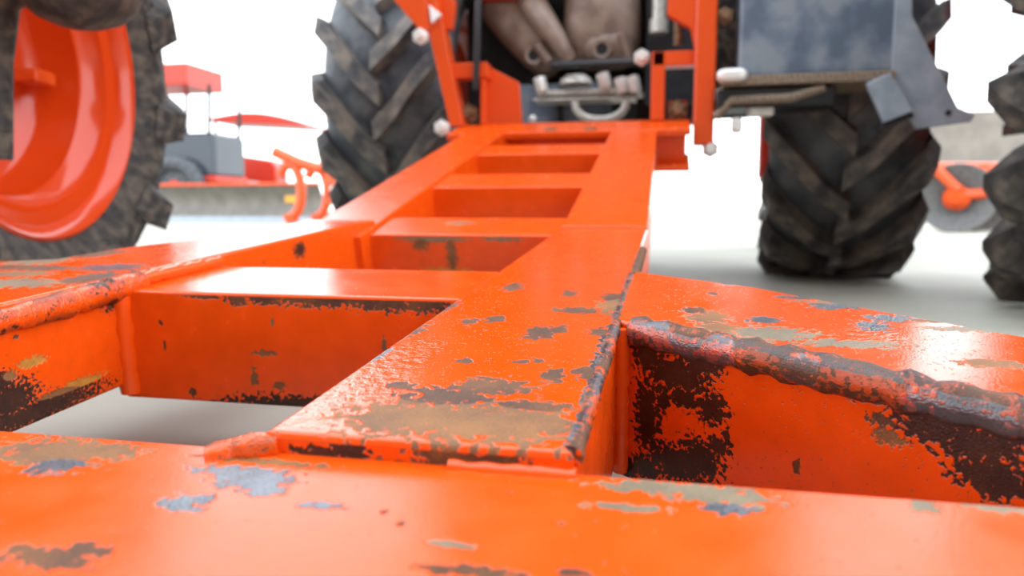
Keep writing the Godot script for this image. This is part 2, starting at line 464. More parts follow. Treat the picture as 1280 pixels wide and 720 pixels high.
	var wall_mat := paint(Vector2(0.3, 0.12), 3000, 401, [[0.0262, 0.0173, 0.012, 0.0106, 4], [0.0467, 0.0247, 0.0251, 0.0102, 4], [0.0627, 0.0143, 0.0146, 0.009, 4], [0.0271, 0.0538, 0.0097, 0.0247, 4], [0.0714, 0.0381, 0.0102, 0.009, 4], [0.0538, 0.0371, 0.012, 0.0065, 4], [0.0483, 0.077, 0.0227, 0.0106, 4], [0.0647, 0.0692, 0.0149, 0.0121, 4], [0.0773, 0.0582, 0.007, 0.0063, 4], [0.026, 0.0869, 0.0123, 0.0071, 4], [0.082, 0.0513, 0.0025, 0.0045, 4], [0.0386, 0.0409, 0.0046, 0.0096, 4], [0.0121, 0.0915, 0.0097, 0.0083, 4], [0.0462, 0.0062, 0.0333, 0.0046, 0], [0.1226, 0.055, 0.0021, 0.0037, 0], [0.1615, 0.0201, 0.0068, 0.0029, 0], [0.1654, 0.0272, 0.0067, 0.0037, 2], [0.1844, 0.0179, 0.0183, 0.0076, 4], [0.1996, 0.0203, 0.017, 0.01, 4], [0.2064, 0.0318, 0.0151, 0.0093, 4], [0.1898, 0.0094, 0.0177, 0.0041, 0], [0.21, 0.0104, 0.0106, 0.0129, 4], [0.1962, 0.0318, 0.0058, 0.0034, 4], [0.1674, 0.0082, 0.0299, 0.005, 0], [0.1187, 0.0084, 0.0249, 0.0024, 0]], {"specks": 0.6, "grain": 0.5})
	var bar_mat := paint(Vector2(0.28, 0.09), 2400, 503, [[0.1755, 0.0027, 0.0487, 0.0065, 0], [0.1296, 0.0026, 0.0201, 0.006, 0], [0.226, 0.0028, 0.0309, 0.008, 0], [0.2566, 0.0032, 0.0242, 0.008, 0], [0.0787, 0.002, 0.0208, 0.0031, 0], [0.1059, 0.0045, 0.0102, 0.005, 0], [0.2134, 0.0065, 0.0063, 0.0048, 0], [0.1498, 0.088, 0.0641, 0.009, 4], [0.1014, 0.0917, 0.0421, 0.004, 4], [0.2094, 0.0844, 0.04, 0.0106, 4], [0.0601, 0.0808, 0.0029, 0.004, 0], [0.2352, 0.0727, 0.0038, 0.0087, 4], [0.126, 0.0465, 0.0095, 0.0025, 2], [0.1161, 0.0662, 0.0034, 0.0078, 2], [0.2244, 0.0364, 0.0019, 0.0061, 2], [0.1348, 0.0211, 0.0013, 0.005, 2], [0.0374, 0.0255, 0.0022, 0.0019, 0], [0.0397, 0.0436, 0.0014, 0.0033, 0], [0.1375, 0.0715, 0.0054, 0.0032, 2]], {"specks": 0.86, "grain": 0.6})
	var side_mat := paint(Vector2(0.3, 0.1), 2200, 601, [[0.1895, 0.0791, 0.0589, 0.0088, 4], [0.1658, 0.0648, 0.0234, 0.0136, 4], [0.2562, 0.0974, 0.05, 0.0062, 4], [0.1683, 0.0491, 0.008, 0.004, 2], [0.2119, 0.0723, 0.03, 0.003, 2], [0.1883, 0.0442, 0.012, 0.0034, 5], [0.1617, 0.0523, 0.0114, 0.0093, 4], [0.2272, 0.0714, 0.0223, 0.0035, 5], [0.1889, 0.019, 0.0019, 0.0016, 0], [0.1784, 0.0246, 0.0018, 0.0016, 0], [0.1629, 0.0257, 0.0017, 0.002, 0], [0.1895, 0.0446, 0.0019, 0.0022, 0], [0.2686, 0.0165, 0.0135, 0.0087, 4]], {"specks": 0.6, "grain": 0.4})
	var end_mat := paint(Vector2(0.12, 0.02), 4000, 701, [[0.022, 0.007, 0.012, 0.003, 4], [0.034, 0.005, 0.008, 0.004, 4], [0.072, 0.0045, 0.014, 0.004, 0], [0.09, 0.005, 0.009, 0.004, 0], [0.05, 0.012, 0.06, 0.004, 2]], {"specks": 0.7, "grain": 0.5})
	var prow_mat := paint(Vector2(0.5, 0.82), 1250, 811, [[0.41, 0.26, 0.05, 0.02, 6], [0.36, 0.33, 0.05, 0.015, 0], [0.43, 0.34, 0.03, 0.02, 1], [0.33, 0.37, 0.03, 0.03, 6], [0.455, 0.29, 0.02, 0.03, 0], [0.38, 0.30, 0.03, 0.015, 2], [0.35, 0.42, 0.02, 0.03, 0], [0.43, 0.27, 0.07, 0.2, 3]], {"specks": 0.62, "rough": 0.17, "lump": 0.012, "relief": 0.12})
	var stained_mat := paint(Vector2(0.28, 0.09), 1800, 907, [[0.09, 0.005, 0.05, 0.006, 6], [0.118, 0.028, 0.007, 0.032, 2], [0.075, 0.012, 0.012, 0.012, 2], [0.19, 0.004, 0.03, 0.005, 6], [0.11, 0.056, 0.035, 0.008, 5], [0.16, 0.07, 0.02, 0.01, 2]], {"specks": 0.7, "grain": 0.7})
	var b: Mb
	# rail with the big worn patch at its end
	b = Mb.new()
	b.slab(poly([-0.147, 0.236, -0.031, 0.236, -0.031, 1.003, -0.147, 0.997]), 0.0, -0.09, 0.003, Transform3D(), {"uv0": Vector2(-0.16, 0.21), "uvs": Vector2(0.14, 0.83), "side_s": 1, "side": {0: [2, 0.12, 0.02]}})
	put("rail", b, [rail_mat, M.paint, end_mat], near_plane)
	# rail on the other side, standing a centimetre prouder
	b = Mb.new()
	b.slab(poly([-0.425, 0.22, -0.425, 0.95, -0.417, 1.0, -0.52, 1.0, -0.522, 0.86, -0.534, 0.74, -0.555, 0.695, -0.566, 0.65, -0.566, 0.585, -0.612, 0.562, -0.9, 0.35, -0.9, 0.22]), 0.01, -0.078, 0.004, Transform3D(), {"uv0": Vector2(-0.9, 0.2), "uvs": Vector2(0.5, 0.82), "side_s": 1, "side": {0: [2, 0.3, 0.1]}})
	put("rail", b, [prow_mat, M.paint, side_mat], near_plane)
	# cross bars
	b = Mb.new()
	b.slab(poly([-0.43, 0.498, -0.146, 0.498, -0.146, 0.625, -0.43, 0.625]), -0.001, -0.09, 0.0025, Transform3D(), {"side_s": 1, "side": {0: [2, 0.28, 0.09]}})
	put("cross_bar", b, [M.smooth, M.paint, bar_mat], near_plane)
	for v in [[-0.03, 0.06], [0.26, 0.37], [0.57, 0.68]]:
		b = Mb.new()
		b.slab(poly([-0.415, v[0], -0.144, v[0], -0.144, v[1], -0.415, v[1]]), -0.002, -0.09, 0.003, Transform3D(), {"side_s": 1, "side": {0: [2, 0.28, 0.09]}})
		put("cross_bar", b, [M.worn if v[0] < 0.0 else M.paint, M.paint, stained_mat if v[0] < 0.0 else M.paint], far_plane)
	# the rails beyond the bend
	b = Mb.new()
	b.slab(poly([-0.147, -0.004, -0.031, -0.004, -0.04, 0.9, -0.148, 0.9]), 0.0, -0.09, 0.003, Transform3D(), {"side_s": 0})
	put("rail", b, [M.paint], far_plane)
	b = Mb.new()
	b.slab(poly([-0.515, -0.06, -0.415, -0.06, -0.41, 0.9, -0.512, 0.9]), 0.004, -0.09, 0.003, Transform3D(), {"side_s": 0})
	put("rail", b, [M.paint], far_plane)
	# the beam across the near end and the slanting arm
	b = Mb.new()
	b.slab(poly([-1.2, 0.06, 0.9, 0.06, 0.9, 0.241, -1.2, 0.241]), -0.008, -0.1, 0.005, Transform3D(), {"uv0": Vector2(-0.30, 0.08), "uvs": Vector2(0.46, 0.17), "side_s": 1})
	put("end_beam", b, [beam_mat, M.paint], near_plane)
	b = Mb.new()
	b.slab(poly([-0.033, 0.444, 0.29, 0.19, 0.42, 0.215, 0.186, 0.433, 0.129, 0.492, 0.06, 0.569, -0.033, 0.634]), 0.0, -0.1, 0.003, Transform3D(), {"uv0": Vector2(-0.04, 0.24), "uvs": Vector2(0.28, 0.42), "side_s": 1, "side": {0: [2, 0.3, 0.12]}})
	put("gusset_arm", b, [arm_mat, M.paint, wall_mat], near_plane)
	# weld beads
	bead("weld_bead", [Vector3(-0.02, -0.006, -0.440), Vector3(0.06, -0.005, -0.375), Vector3(0.14, -0.006, -0.312), Vector3(0.28, -0.008, -0.202)], 0.009, 5, M.steel_bead, near_plane, 0.16)
	bead("weld_bead", [Vector3(-0.0325, -0.0035, -0.24), Vector3(-0.0325, -0.003, -0.62)], 0.004, 6, M.steel_bead, near_plane, 0.3)
	bead("weld_bead", [Vector3(-0.166, -0.0105, -0.229), Vector3(-0.156, -0.008, -0.234), Vector3(-0.142, -0.0065, -0.238)], 0.0058, 7, M.bead_paint, near_plane, 0.2)
	bead("weld_bead", [Vector3(-0.075, -0.0095, -0.236), Vector3(-0.03, -0.0095, -0.236)], 0.004, 14, M.paint, near_plane, 0.2)
	bead("weld_bead", [Vector3(-0.424, 0.002, -0.52), Vector3(-0.424, -0.001, -0.44), Vector3(-0.423, -0.003, -0.24)], 0.0095, 8, M.bead_paint, near_plane, 0.2)
	bead("weld_bead", [Vector3(-0.425, 0.004, -0.5), Vector3(-0.425, 0.002, -0.63)], 0.006, 9, M.worn, near_plane)
	bead("weld_bead", [Vector3(-0.147, 0.0, -1.0), Vector3(-0.031, 0.0, -1.004)], 0.003, 10, M.paint, near_plane, 0.2)
	bead("weld_bead", [Vector3(-0.031, -0.004, -0.62), Vector3(-0.03, -0.004, -0.8)], 0.0045, 11, M.bead, near_plane, 0.5)
	bead("weld_bead", [Vector3(-0.425, -0.004, -0.497), Vector3(-0.425, -0.085, -0.497)], 0.008, 12, M.paint, near_plane, 0.15)
	bead("weld_bead", [Vector3(-0.028, -0.004, -0.436), Vector3(-0.028, -0.095, -0.436)], 0.005, 13, M.paint, near_plane, 0.15)
	# the hitch channel that carries the rails, and its brackets on the tractor
	b = Mb.new()
	b.slab(poly([-0.56, 0.84, 0.04, 0.84, 0.04, 1.0, -0.56, 1.0]), 0.002, -0.014, 0.003)
	b.slab(poly([-0.56, 0.84, 0.04, 0.84, 0.04, 1.0, -0.56, 1.0]), -0.086, -0.1, 0.003)
	b.slab(poly([-0.555, 0.9, 0.03, 0.9, 0.03, 0.99, -0.555, 0.99]), -0.012, -0.088, 0.0)
	put("hitch_channel", b, [M.paint], far_plane)
	for x in [-0.3, -0.2]:
		b = Mb.new()
		b.box(Vector3(0.03, 0.004, 0.03), moved(x, 0.003, -0.87))
		put("rust_patch", b, [M.rust], far_plane)


# ---------------------------------------------------------------- wheels
# R over the lugs, rim radius rr, width w; the open side of the rim looks along +x.
func tyre_profile(R: float, rr: float, w: float) -> Array:
	var h := w / 2
	var c := R - (R - rr) * 0.12 - 0.008
	return [Vector2(rr - 0.01, h * 0.72), Vector2(rr + 0.012, h * 0.78), Vector2(lerpf(rr, c, 0.3), h * 0.95), Vector2(lerpf(rr, c, 0.55), h), Vector2(lerpf(rr, c, 0.8), h * 0.97), Vector2(c - 0.025, h * 0.88), Vector2(c - 0.008, h * 0.7), Vector2(c, h * 0.35), Vector2(c + 0.003, 0.0)]


func tyre_mesh(R: float, rr: float, w: float, m: Material) -> ArrayMesh:
	var half := tyre_profile(R, rr, w)
	var all := []
	for i in half.size():
		all.append(Vector2(half[i].x, -half[i].y))
	for i in range(half.size() - 2, -1, -1):
		all.append(half[i])
	var b := Mb.new()
	b.lathe(all, 48)
	return b.mesh([m])


# One bar of the tread on side +1 or -1: it starts low on the shoulder and slants to the middle.
func lug_mesh(R: float, rr: float, w: float, side: int, thick: float, m: Material, out := 1.0) -> ArrayMesh:
	var b := Mb.new()
	var c := R - (R - rr) * 0.12 - 0.008
	var h := w / 2
	var rows := []
	var path := [Vector3(h * 1.0, 0.0, c - 0.075), Vector3(h * 1.02, 0.015, c - 0.03), Vector3(h * 0.9, 0.05, c - 0.008), Vector3(h * 0.6, 0.13, c - 0.002), Vector3(h * 0.3, 0.21, c), Vector3(-h * 0.06, 0.28, c)]  # x, arc along the tread, floor
	var k := w / 0.42
	for i in path.size():
		var p: Vector3 = path[i]
		var rise: float = [0.012, 0.75, 1.0, 1.0, 1.0, 0.9][i]
		var high := c + (R - c) * (1.0 if i > 1 else 0.0) if i > 1 else p.z + (R - c) * rise * 0.9
		var out_x: float = [0.005, 0.014, 0.012, 0.0, 0.0, 0.0][i] * out
		var row := []
		for q in [[-1.0, 1.35, p.z - 0.012, 0.0], [-1.0, 0.85, high, out_x], [1.0, 0.85, high, out_x], [1.0, 1.35, p.z - 0.012, 0.0]]:
			var a: float = (p.y * k + q[0] * q[1] * thick / 2) / R
			row.append(Vector3(side * (p.x + q[3]), q[2] * cos(a), q[2] * sin(a)))
		rows.append(row)
	var face := func(P: Array, mid: Vector3) -> void:
		var n: Vector3 = (P[1] - P[0]).cross(P[2] - P[0]).normalized()
		if n.dot((P[0] + P[1] + P[2] + P[3]) / 4 - mid) < 0.0:
			n = -n
		b.quad(P, [n, n, n, n], [Vector2(), Vector2(), Vector2(), Vector2()])
	for i in rows.size() - 1:
		var mid := Vector3.ZERO
		for q in rows[i] + rows[i + 1]:
			mid += q / 8.0
		for j in 4:
			face.call([rows[i][j], rows[i][(j + 1) % 4], rows[i + 1][(j + 1) % 4], rows[i + 1][j]], mid)
		if i == 0:
			face.call([rows[0][0], rows[0][1], rows[0][2], rows[0][3]], mid)
		if i == rows.size() - 2:
			var z: Array = rows[-1]
			face.call([z[0], z[1], z[2], z[3]], mid)
	return b.mesh([m])


func add_lugs(holder: Node3D, at: Transform3D, R: float, rr: float, w: float, count: int, thick: float, m: Material, out := 1.0) -> void:
	for side in [1, -1]:
		var lm := lug_mesh(R, rr, w, side, thick, m, out)
		for i in count:
			var a := TAU * (i + (0.5 if side > 0 else 0.0)) / count
			part_of("lug", lm, holder, at * Transform3D(Basis(Vector3.RIGHT, a), Vector3.ZERO))


func rim_mesh(rr: float, w: float, dish: float, m: Material) -> ArrayMesh:
	var b := Mb.new()
	var h := w * 0.36
	b.lathe([Vector2(rr - 0.006, h - 0.012), Vector2(rr + 0.008, h - 0.004), Vector2(rr + 0.012, h + 0.006), Vector2(rr + 0.004, h + 0.012), Vector2(rr - 0.012, h + 0.004), Vector2(rr - 0.02, h - 0.02), Vector2(rr - 0.045, h - 0.028), Vector2(rr - 0.052, h - 0.055), Vector2(rr - 0.075, h - 0.07), Vector2(rr - 0.078, dish + 0.02), Vector2(rr - 0.09, dish + 0.004), Vector2(rr * 0.62, dish - 0.012), Vector2(rr * 0.45, dish + 0.02), Vector2(rr * 0.36, dish + 0.022), Vector2(rr * 0.345, dish + 0.014), Vector2(0.001, dish + 0.014)], 64)
	b.lathe([Vector2(rr - 0.02, -h - 0.01), Vector2(rr - 0.07, -h + 0.05), Vector2(rr - 0.075, dish - 0.01)], 64)
	return b.mesh([m])


# ---------------------------------------------------------------- the tractor behind the frame
func build_tractor() -> void:
	var t := thing("tractor", "orange tractor seen from low behind, with grey-brown casting between two big lugged tyres", "tractor", Vector3(-0.17, 0.0, -2.63))
	var b: Mb
	var I := t.transform.affine_inverse()
	var R := 0.58
	var rr := 0.33
	var w := 0.40
	for q in [[0.505, -1.0, 0.06], [-0.85, 1.0, 0.12]]:
		var wheel := part_of("rear_wheel", tyre_mesh(R, rr, w, M.rubber), t, I * Transform3D(Basis(Vector3.UP, -0.1 if q[0] > 0.0 else 0.0) * Basis(Vector3.RIGHT, q[2]), Vector3(q[0], R, -2.63)))
		add_lugs(wheel, Transform3D(), R, rr, w, 18, 0.07, M.lug)
		part_of("rim", rim_mesh(rr, w, 0.02, M.orange), wheel, Transform3D(Basis(Vector3.UP, 0.0 if q[1] > 0 else PI), Vector3.ZERO))
		# fender over the wheel
		b = Mb.new()
		var arc := []
		for i in 17:
			var a := lerpf(-0.7, 0.75, i / 16.0)
			arc.append(Vector2(sin(a) * -0.66, cos(a) * 0.66))
		for i in range(16, -1, -1):
			arc.append(arc[i] * 0.985)
		var outline := PackedVector2Array(arc)
		b.slab(outline, 0.2, -0.2, 0.004, Transform3D(Basis(Vector3(0, 0, 1), Vector3(1, 0, 0), Vector3(0, -1, 0)), Vector3.ZERO), {"k": 1})
		part("fender", b, [M.dull_orange], t, I * moved(q[0], R + 0.06, -2.63, Vector3(0, PI, 0)))
	# axle housing and the body of the gearbox
	b = Mb.new()
	b.lathe([Vector2(0.001, -0.5), Vector2(0.09, -0.5), Vector2(0.095, -0.3), Vector2(0.13, -0.16), Vector2(0.13, 0.16), Vector2(0.095, 0.3), Vector2(0.09, 0.5), Vector2(0.001, 0.5)], 24)
	part("axle_housing", b, [M.dark], t, I * moved(-0.17, 0.62, -2.66))
	b = Mb.new()
	b.box(Vector3(0.56, 0.42, 1.5), moved(-0.2, 0.83, -3.3), 0.05)
	b.box(Vector3(0.66, 0.5, 0.2), moved(-0.2, 0.9, -2.62), 0.04)
	b.box(Vector3(0.34, 0.2, 0.3), moved(-0.25, 0.58, -2.62), 0.04)
	part("gearbox", b, [M.dark], t, I)
	# the cast cover: two round lobes with a slanting rib between
	b = Mb.new()
	b.blob(Vector3(0, 0, 0), Vector3(0.085, 0.17, 0.13), moved(-0.475, 0.80, -2.42, Vector3(0, 0, 0.75)), 0.6)
	b.blob(Vector3(-0.41, 0.72, -2.40), Vector3(0.06, 0.045, 0.10))
	part("casting_lobe", b, [M.cast], t, I)
	b = Mb.new()
	b.blob(Vector3(-0.225, 0.80, -2.42), Vector3(0.12, 0.135, 0.14), Transform3D(), 0.55)
	b.blob(Vector3(-0.205, 0.715, -2.38), Vector3(0.085, 0.05, 0.10), Transform3D(), 0.6)
	part("casting_lobe", b, [M.cast], t, I)
	b = Mb.new()
	b.tube([Vector3(-0.5, 0.94, -2.36), Vector3(-0.42, 0.83, -2.29), Vector3(-0.35, 0.73, -2.27), Vector3(-0.318, 0.675, -2.3)], [0.05, 0.042, 0.03, 0.024], 14)
	part("casting_rib", b, [M.cast], t, I)
	b = Mb.new()
	b.tube([Vector3(-0.415, 0.72, -2.29), Vector3(-0.375, 0.667, -2.29)], [0.016, 0.017], 10)
	part("casting_rib", b, [M.cast], t, I)
	b = Mb.new()
	b.tube([Vector3(-0.16, 0.74, -2.28), Vector3(-0.135, 0.672, -2.3)], [0.014, 0.015], 10)
	part("casting_rib", b, [M.cast], t, I)
	for p in [Vector3(-0.425, 0.69, -2.295), Vector3(-0.215, 0.695, -2.275)]:
		b = Mb.new()
		b.lathe([Vector2(0.001, -0.004), Vector2(0.016, -0.004), Vector2(0.018, 0.006), Vector2(0.026, 0.008), Vector2(0.03, 0.002), Vector2(0.03, -0.02)], 18, moved(p.x, p.y, p.z, Vector3(0.5, -PI / 2, 0)))
		part("drain_boss", b, [M.cast], t, I)
		b = Mb.new()
		b.lathe([Vector2(0.001, 0.0), Vector2(0.016, 0.0)], 14, moved(p.x, p.y, p.z + 0.001, Vector3(0.5, -PI / 2, 0)))
		part("drain_hole", b, [M.black], t, I)
	b = Mb.new()
	b.blob(Vector3(-0.49, 0.90, -2.28), Vector3(0.13, 0.045, 0.05), Transform3D(), 0.5)
	part("cover_plate", b, [M.red], t, I)
	b = Mb.new()
	b.lathe([Vector2(0.001, -0.05), Vector2(0.02, -0.05), Vector2(0.02, 0.05), Vector2(0.001, 0.05)], 14, moved(-0.05, 0.8, -2.3, Vector3(0, 0, PI / 2)))
	b.lathe([Vector2(0.001, -0.02), Vector2(0.028, -0.02), Vector2(0.028, 0.02), Vector2(0.001, 0.02)], 6, moved(-0.05, 0.76, -2.3, Vector3(0, 0, PI / 2)))
	part("oil_pipe", b, [M.zinc], t, I)
	# bright drawbar hardware below
	b = Mb.new()
	b.slab(poly([-0.4, 0.0, -0.1, 0.0, -0.09, 0.12, -0.38, 0.12]), 0.008, -0.008, 0.003)
	part("drawbar_plate", b, [M.zinc], t, I * moved(0.0, 0.562, -2.2))
	b = Mb.new()
	b.slab(poly([-0.41, 0.0, -0.11, 0.0, -0.11, 0.1, -0.41, 0.1]), 0.004, -0.004, 0.002)
	part("drawbar_plate", b, [M.zinc], t, I * moved(0.0, 0.543, -2.2))
	var loop := []
	for i in 13:
		var a := PI * i / 12.0
		loop.append(Vector3(-0.21 - cos(a) * 0.075, 0.535 - pow(sin(a), 0.8) * 0.055, -2.2))
	b = Mb.new()
	b.tube(loop, [0.012], 10)
	part("hitch_loop", b, [M.zinc], t, I)
	for p in [Vector3(-0.385, 0.585, -2.19), Vector3(-0.2, 0.59, -2.19), Vector3(-0.15, 0.575, -2.19), Vector3(-0.115, 0.578, -2.19)]:
		b = Mb.new()
		b.lathe([Vector2(0.001, -0.024), Vector2(0.017, -0.024), Vector2(0.019, -0.02), Vector2(0.019, 0.02), Vector2(0.001, 0.024)], 6, moved(p.x, p.y, p.z, Vector3(0, 0, PI / 2 + 0.25)))
		part("hitch_bolt", b, [M.bolt], t, I)
	b = Mb.new()
	b.lathe([Vector2(0.001, 0.014), Vector2(0.03, 0.012), Vector2(0.045, 0.0), Vector2(0.05, -0.014)], 20, moved(-0.285, 0.6, -2.22, Vector3(0, 0, PI / 2)))
	part("shaft_cap", b, [M.zinc], t, I)
	b = Mb.new()
	b.box(Vector3(0.34, 0.16, 0.02), moved(-0.36, 0.53, -2.34), 0.004)
	part("guard_panel", b, [M.blue_steel], t, I)
	b = Mb.new()
	b.box(Vector3(0.012, 0.13, 0.03), moved(-0.345, 0.53, -2.325), 0.003)
	part("guard_rib", b, [M.dark], t, I)
	b = Mb.new()
	b.blob(Vector3(-0.41, 0.488, -2.2), Vector3(0.012, 0.012, 0.012), Transform3D(), 1.0, 12)
	part("grease_cap", b, [M.bolt], t, I)
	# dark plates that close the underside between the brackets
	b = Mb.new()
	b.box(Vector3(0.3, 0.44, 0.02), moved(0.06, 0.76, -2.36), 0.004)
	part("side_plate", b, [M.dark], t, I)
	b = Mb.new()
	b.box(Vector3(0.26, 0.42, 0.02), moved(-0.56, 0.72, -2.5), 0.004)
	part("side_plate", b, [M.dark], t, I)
	b = Mb.new()
	b.box(Vector3(0.035, 0.22, 0.04), moved(0.26, 0.42, -2.28), 0.008)
	part("axle_flange", b, [M.red], t, I)
	# brackets: slanting bar with its box and bolts
	b = Mb.new()
	b.slab(poly([-0.665, 0.80, -0.622, 0.80, -0.545, 0.44, -0.582, 0.44]), 0.03, -0.03, 0.003, Transform3D(Basis(Vector3(1, 0, 0), Vector3(0, 0, 1), Vector3(0, -1, 0)), Vector3(0, 0, -1.95)))
	part("bracket_bar", b, [M.orange], t, I)
	b = Mb.new()
	b.slab(poly([-0.775, 0.82, -0.65, 0.82, -0.632, 0.69, -0.655, 0.685]), 0.04, -0.04, 0.004, Transform3D(Basis(Vector3(1, 0, 0), Vector3(0, 0, 1), Vector3(0, -1, 0)), Vector3(0, 0, -1.95)))
	part("bracket_box", b, [M.orange], t, I)
	b = Mb.new()
	b.slab(poly([-0.632, 0.752, -0.598, 0.725, -0.626, 0.705]), 0.012, -0.004, 0.002, Transform3D(Basis(Vector3(1, 0, 0), Vector3(0, 0, 1), Vector3(0, -1, 0)), Vector3(0, 0, -1.918)))
	part("bracket_tab", b, [M.white], t, I)
	b = Mb.new()
	b.slab(poly([-0.64, 0.84, -0.575, 0.77, -0.585, 0.70, -0.63, 0.70, -0.66, 0.82]), 0.012, -0.012, 0.003, Transform3D(Basis(Vector3(1, 0, 0), Vector3(0, 0, 1), Vector3(0, -1, 0)), Vector3(0, 0, -1.97)))
	part("bracket_plate", b, [M.orange], t, I)
	for q in [[-0.656, 0.672, -1.9, "z"], [-0.6, 0.435, -1.9, "z"], [0.115, 0.69, -1.93, "r"], [0.115, 0.5, -1.93, "z"], [0.09, 0.37, -1.93, "z"], [-0.085, 0.61, -1.98, "z"]]:
		b = Mb.new()
		b.lathe([Vector2(0.001, 0.02), Vector2(0.012, 0.02), Vector2(0.014, 0.016), Vector2(0.014, 0.0), Vector2(0.02, 0.0), Vector2(0.022, -0.003), Vector2(0.022, -0.014), Vector2(0.001, -0.014)], 6, moved(q[0], q[1], q[2], Vector3(0, -PI / 2, 0)))
		part("bracket_bolt", b, [M.bolt if q[3] == "z" else M.rust], t, I)
	b = Mb.new()
	b.box(Vector3(0.11, 0.04, 0.05), moved(-0.54, 0.588, -1.97), 0.003)
	part("bracket_brace", b, [M.orange], t, I)
	b = Mb.new()
	b.slab(poly([-0.51, 0.60, -0.485, 0.60, -0.41, 0.56, -0.40, 0.44, -0.50, 0.44]), 0.008, -0.008, 0.002, Transform3D(Basis(Vector3(1, 0, 0), Vector3(0, 0, 1), Vector3(0, -1, 0)), Vector3(0, 0, -2.0)))
	b.box(Vector3(0.012, 0.15, 0.05), moved(-0.5, 0.52, -1.975), 0.002)
	part("bracket_plate", b, [M.orange], t, I)
	for q in [[-0.545, 0.478], [0.008, 0.472]]:
		b = Mb.new()
		b.lathe([Vector2(0.001, 0.035), Vector2(0.014, 0.033), Vector2(0.016, 0.012), Vector2(0.026, 0.012), Vector2(0.028, 0.008), Vector2(0.028, -0.02)], 6, moved(q[0], q[1], -1.98, Vector3(0, -PI / 2, 0)))
		part("rusty_nut", b, [M.rust], t, I)
	b = Mb.new()
	b.box(Vector3(0.05, 0.055, 0.03), moved(0.008, 0.472, -2.01), 0.003)
	part("nut_block", b, [M.red], t, I)
	b = Mb.new()
	b.tube([Vector3(-0.5, 0.84, -1.94), Vector3(-0.503, 0.74, -1.92), Vector3(-0.505, 0.64, -1.92), Vector3(-0.513, 0.535, -1.93)], [0.009, 0.009, 0.01, 0.008], 10)
	part("hose", b, [M.black], t, I)
	# brackets: upright bar with its inner frame
	b = Mb.new()
	b.box(Vector3(0.05, 0.44, 0.06), moved(0.072, 0.6, -1.95), 0.004)
	part("bracket_bar", b, [M.orange], t, I)
	b = Mb.new()
	b.slab(poly([-0.022, 0.83, 0.098, 0.83, 0.098, 0.6, 0.05, 0.6, 0.035, 0.665, -0.022, 0.70]), 0.02, -0.012, 0.003, Transform3D(Basis(Vector3(1, 0, 0), Vector3(0, 0, 1), Vector3(0, -1, 0)), Vector3(0, 0, -1.95)))
	part("bracket_plate", b, [M.orange], t, I)
	b = Mb.new()
	b.box(Vector3(0.106, 0.036, 0.05), moved(-0.004, 0.597, -1.97), 0.003)
	part("bracket_brace", b, [M.orange], t, I)
	b = Mb.new()
	b.box(Vector3(0.034, 0.17, 0.05), moved(-0.042, 0.53, -1.97), 0.003)
	part("bracket_bar", b, [M.orange], t, I)
	b = Mb.new()
	b.tube([Vector3(0.006, 0.72, -2.0), Vector3(0.006, 0.64, -2.0)], [0.012], 8)
	part("pin", b, [M.rust], t, I)
	b = Mb.new()
	b.tube([Vector3(-0.1, 0.612, -2.05), Vector3(-0.35, 0.64, -2.2)], [0.012], 8)
	part("link_rod", b, [M.dark], t, I)
	# what stands above the frame of the picture and is mirrored in the paint: platform, seat, cab, bonnet
	b = Mb.new()
	b.box(Vector3(0.86, 0.05, 1.0), moved(-0.17, 1.07, -2.7), 0.01)
	part("platform", b, [M.dark], t, I)
	b = Mb.new()
	b.box(Vector3(0.46, 0.1, 0.42), moved(-0.2, 1.3, -2.9), 0.04)
	b.box(Vector3(0.44, 0.42, 0.09), moved(-0.2, 1.55, -2.66, Vector3(0.12, 0, 0)), 0.04)
	b.box(Vector3(0.3, 0.2, 0.3), moved(-0.2, 1.18, -2.9), 0.02)
	part("seat", b, [M.black], t, I)
	b = Mb.new()
	b.box(Vector3(1.24, 0.5, 0.03), moved(-0.22, 1.34, -2.3), 0.01)
	part("cab_panel", b, [M.dark], t, I)
	for x in [-0.82, 0.38]:
		for z in [-2.32, -3.5]:
			b = Mb.new()
			b.box(Vector3(0.06, 1.4, 0.06), moved(x, 1.75, z), 0.015)
			part("cab_post", b, [M.dark], t, I)
	for q in [[1.14, 0.03, -0.22, -2.32], [0.03, 1.1, -0.82, -2.91], [0.03, 1.1, 0.38, -2.91]]:
		b = Mb.new()
		b.box(Vector3(q[0] if q[0] > 0.1 else 0.02, 0.8, q[1] if q[1] > 0.1 else 0.02), moved(q[2], 2.0, q[3]), 0.004)
		part("cab_window", b, [M.glass_dark], t, I)
	b = Mb.new()
	b.box(Vector3(1.36, 0.14, 1.4), moved(-0.22, 2.5, -2.9), 0.05)
	part("cab_roof", b, [M.dull_orange], t, I)
	b = Mb.new()
	b.box(Vector3(0.6, 0.5, 1.3), moved(-0.17, 1.25, -4.0), 0.08)
	part("bonnet", b, [M.dull_orange], t, I)
	for x in [-1.1, 0.78]:
		b = Mb.new()
		b.lathe(tyre_like(0.4, 0.2), 28)
		part("front_wheel", b, [M.rubber], t, I * moved(x, 0.4, -4.3))


func tyre_like(R: float, w: float) -> Array:
	return [Vector2(0.001, -w * 0.2), Vector2(R * 0.5, -w * 0.2), Vector2(R * 0.6, -w * 0.4), Vector2(R * 0.75, -w * 0.5), Vector2(R * 0.92, -w * 0.46), Vector2(R, -w * 0.3), Vector2(R, w * 0.3), Vector2(R * 0.92, w * 0.46), Vector2(R * 0.75, w * 0.5), Vector2(R * 0.6, w * 0.4), Vector2(R * 0.5, w * 0.2), Vector2(0.001, w * 0.2)]


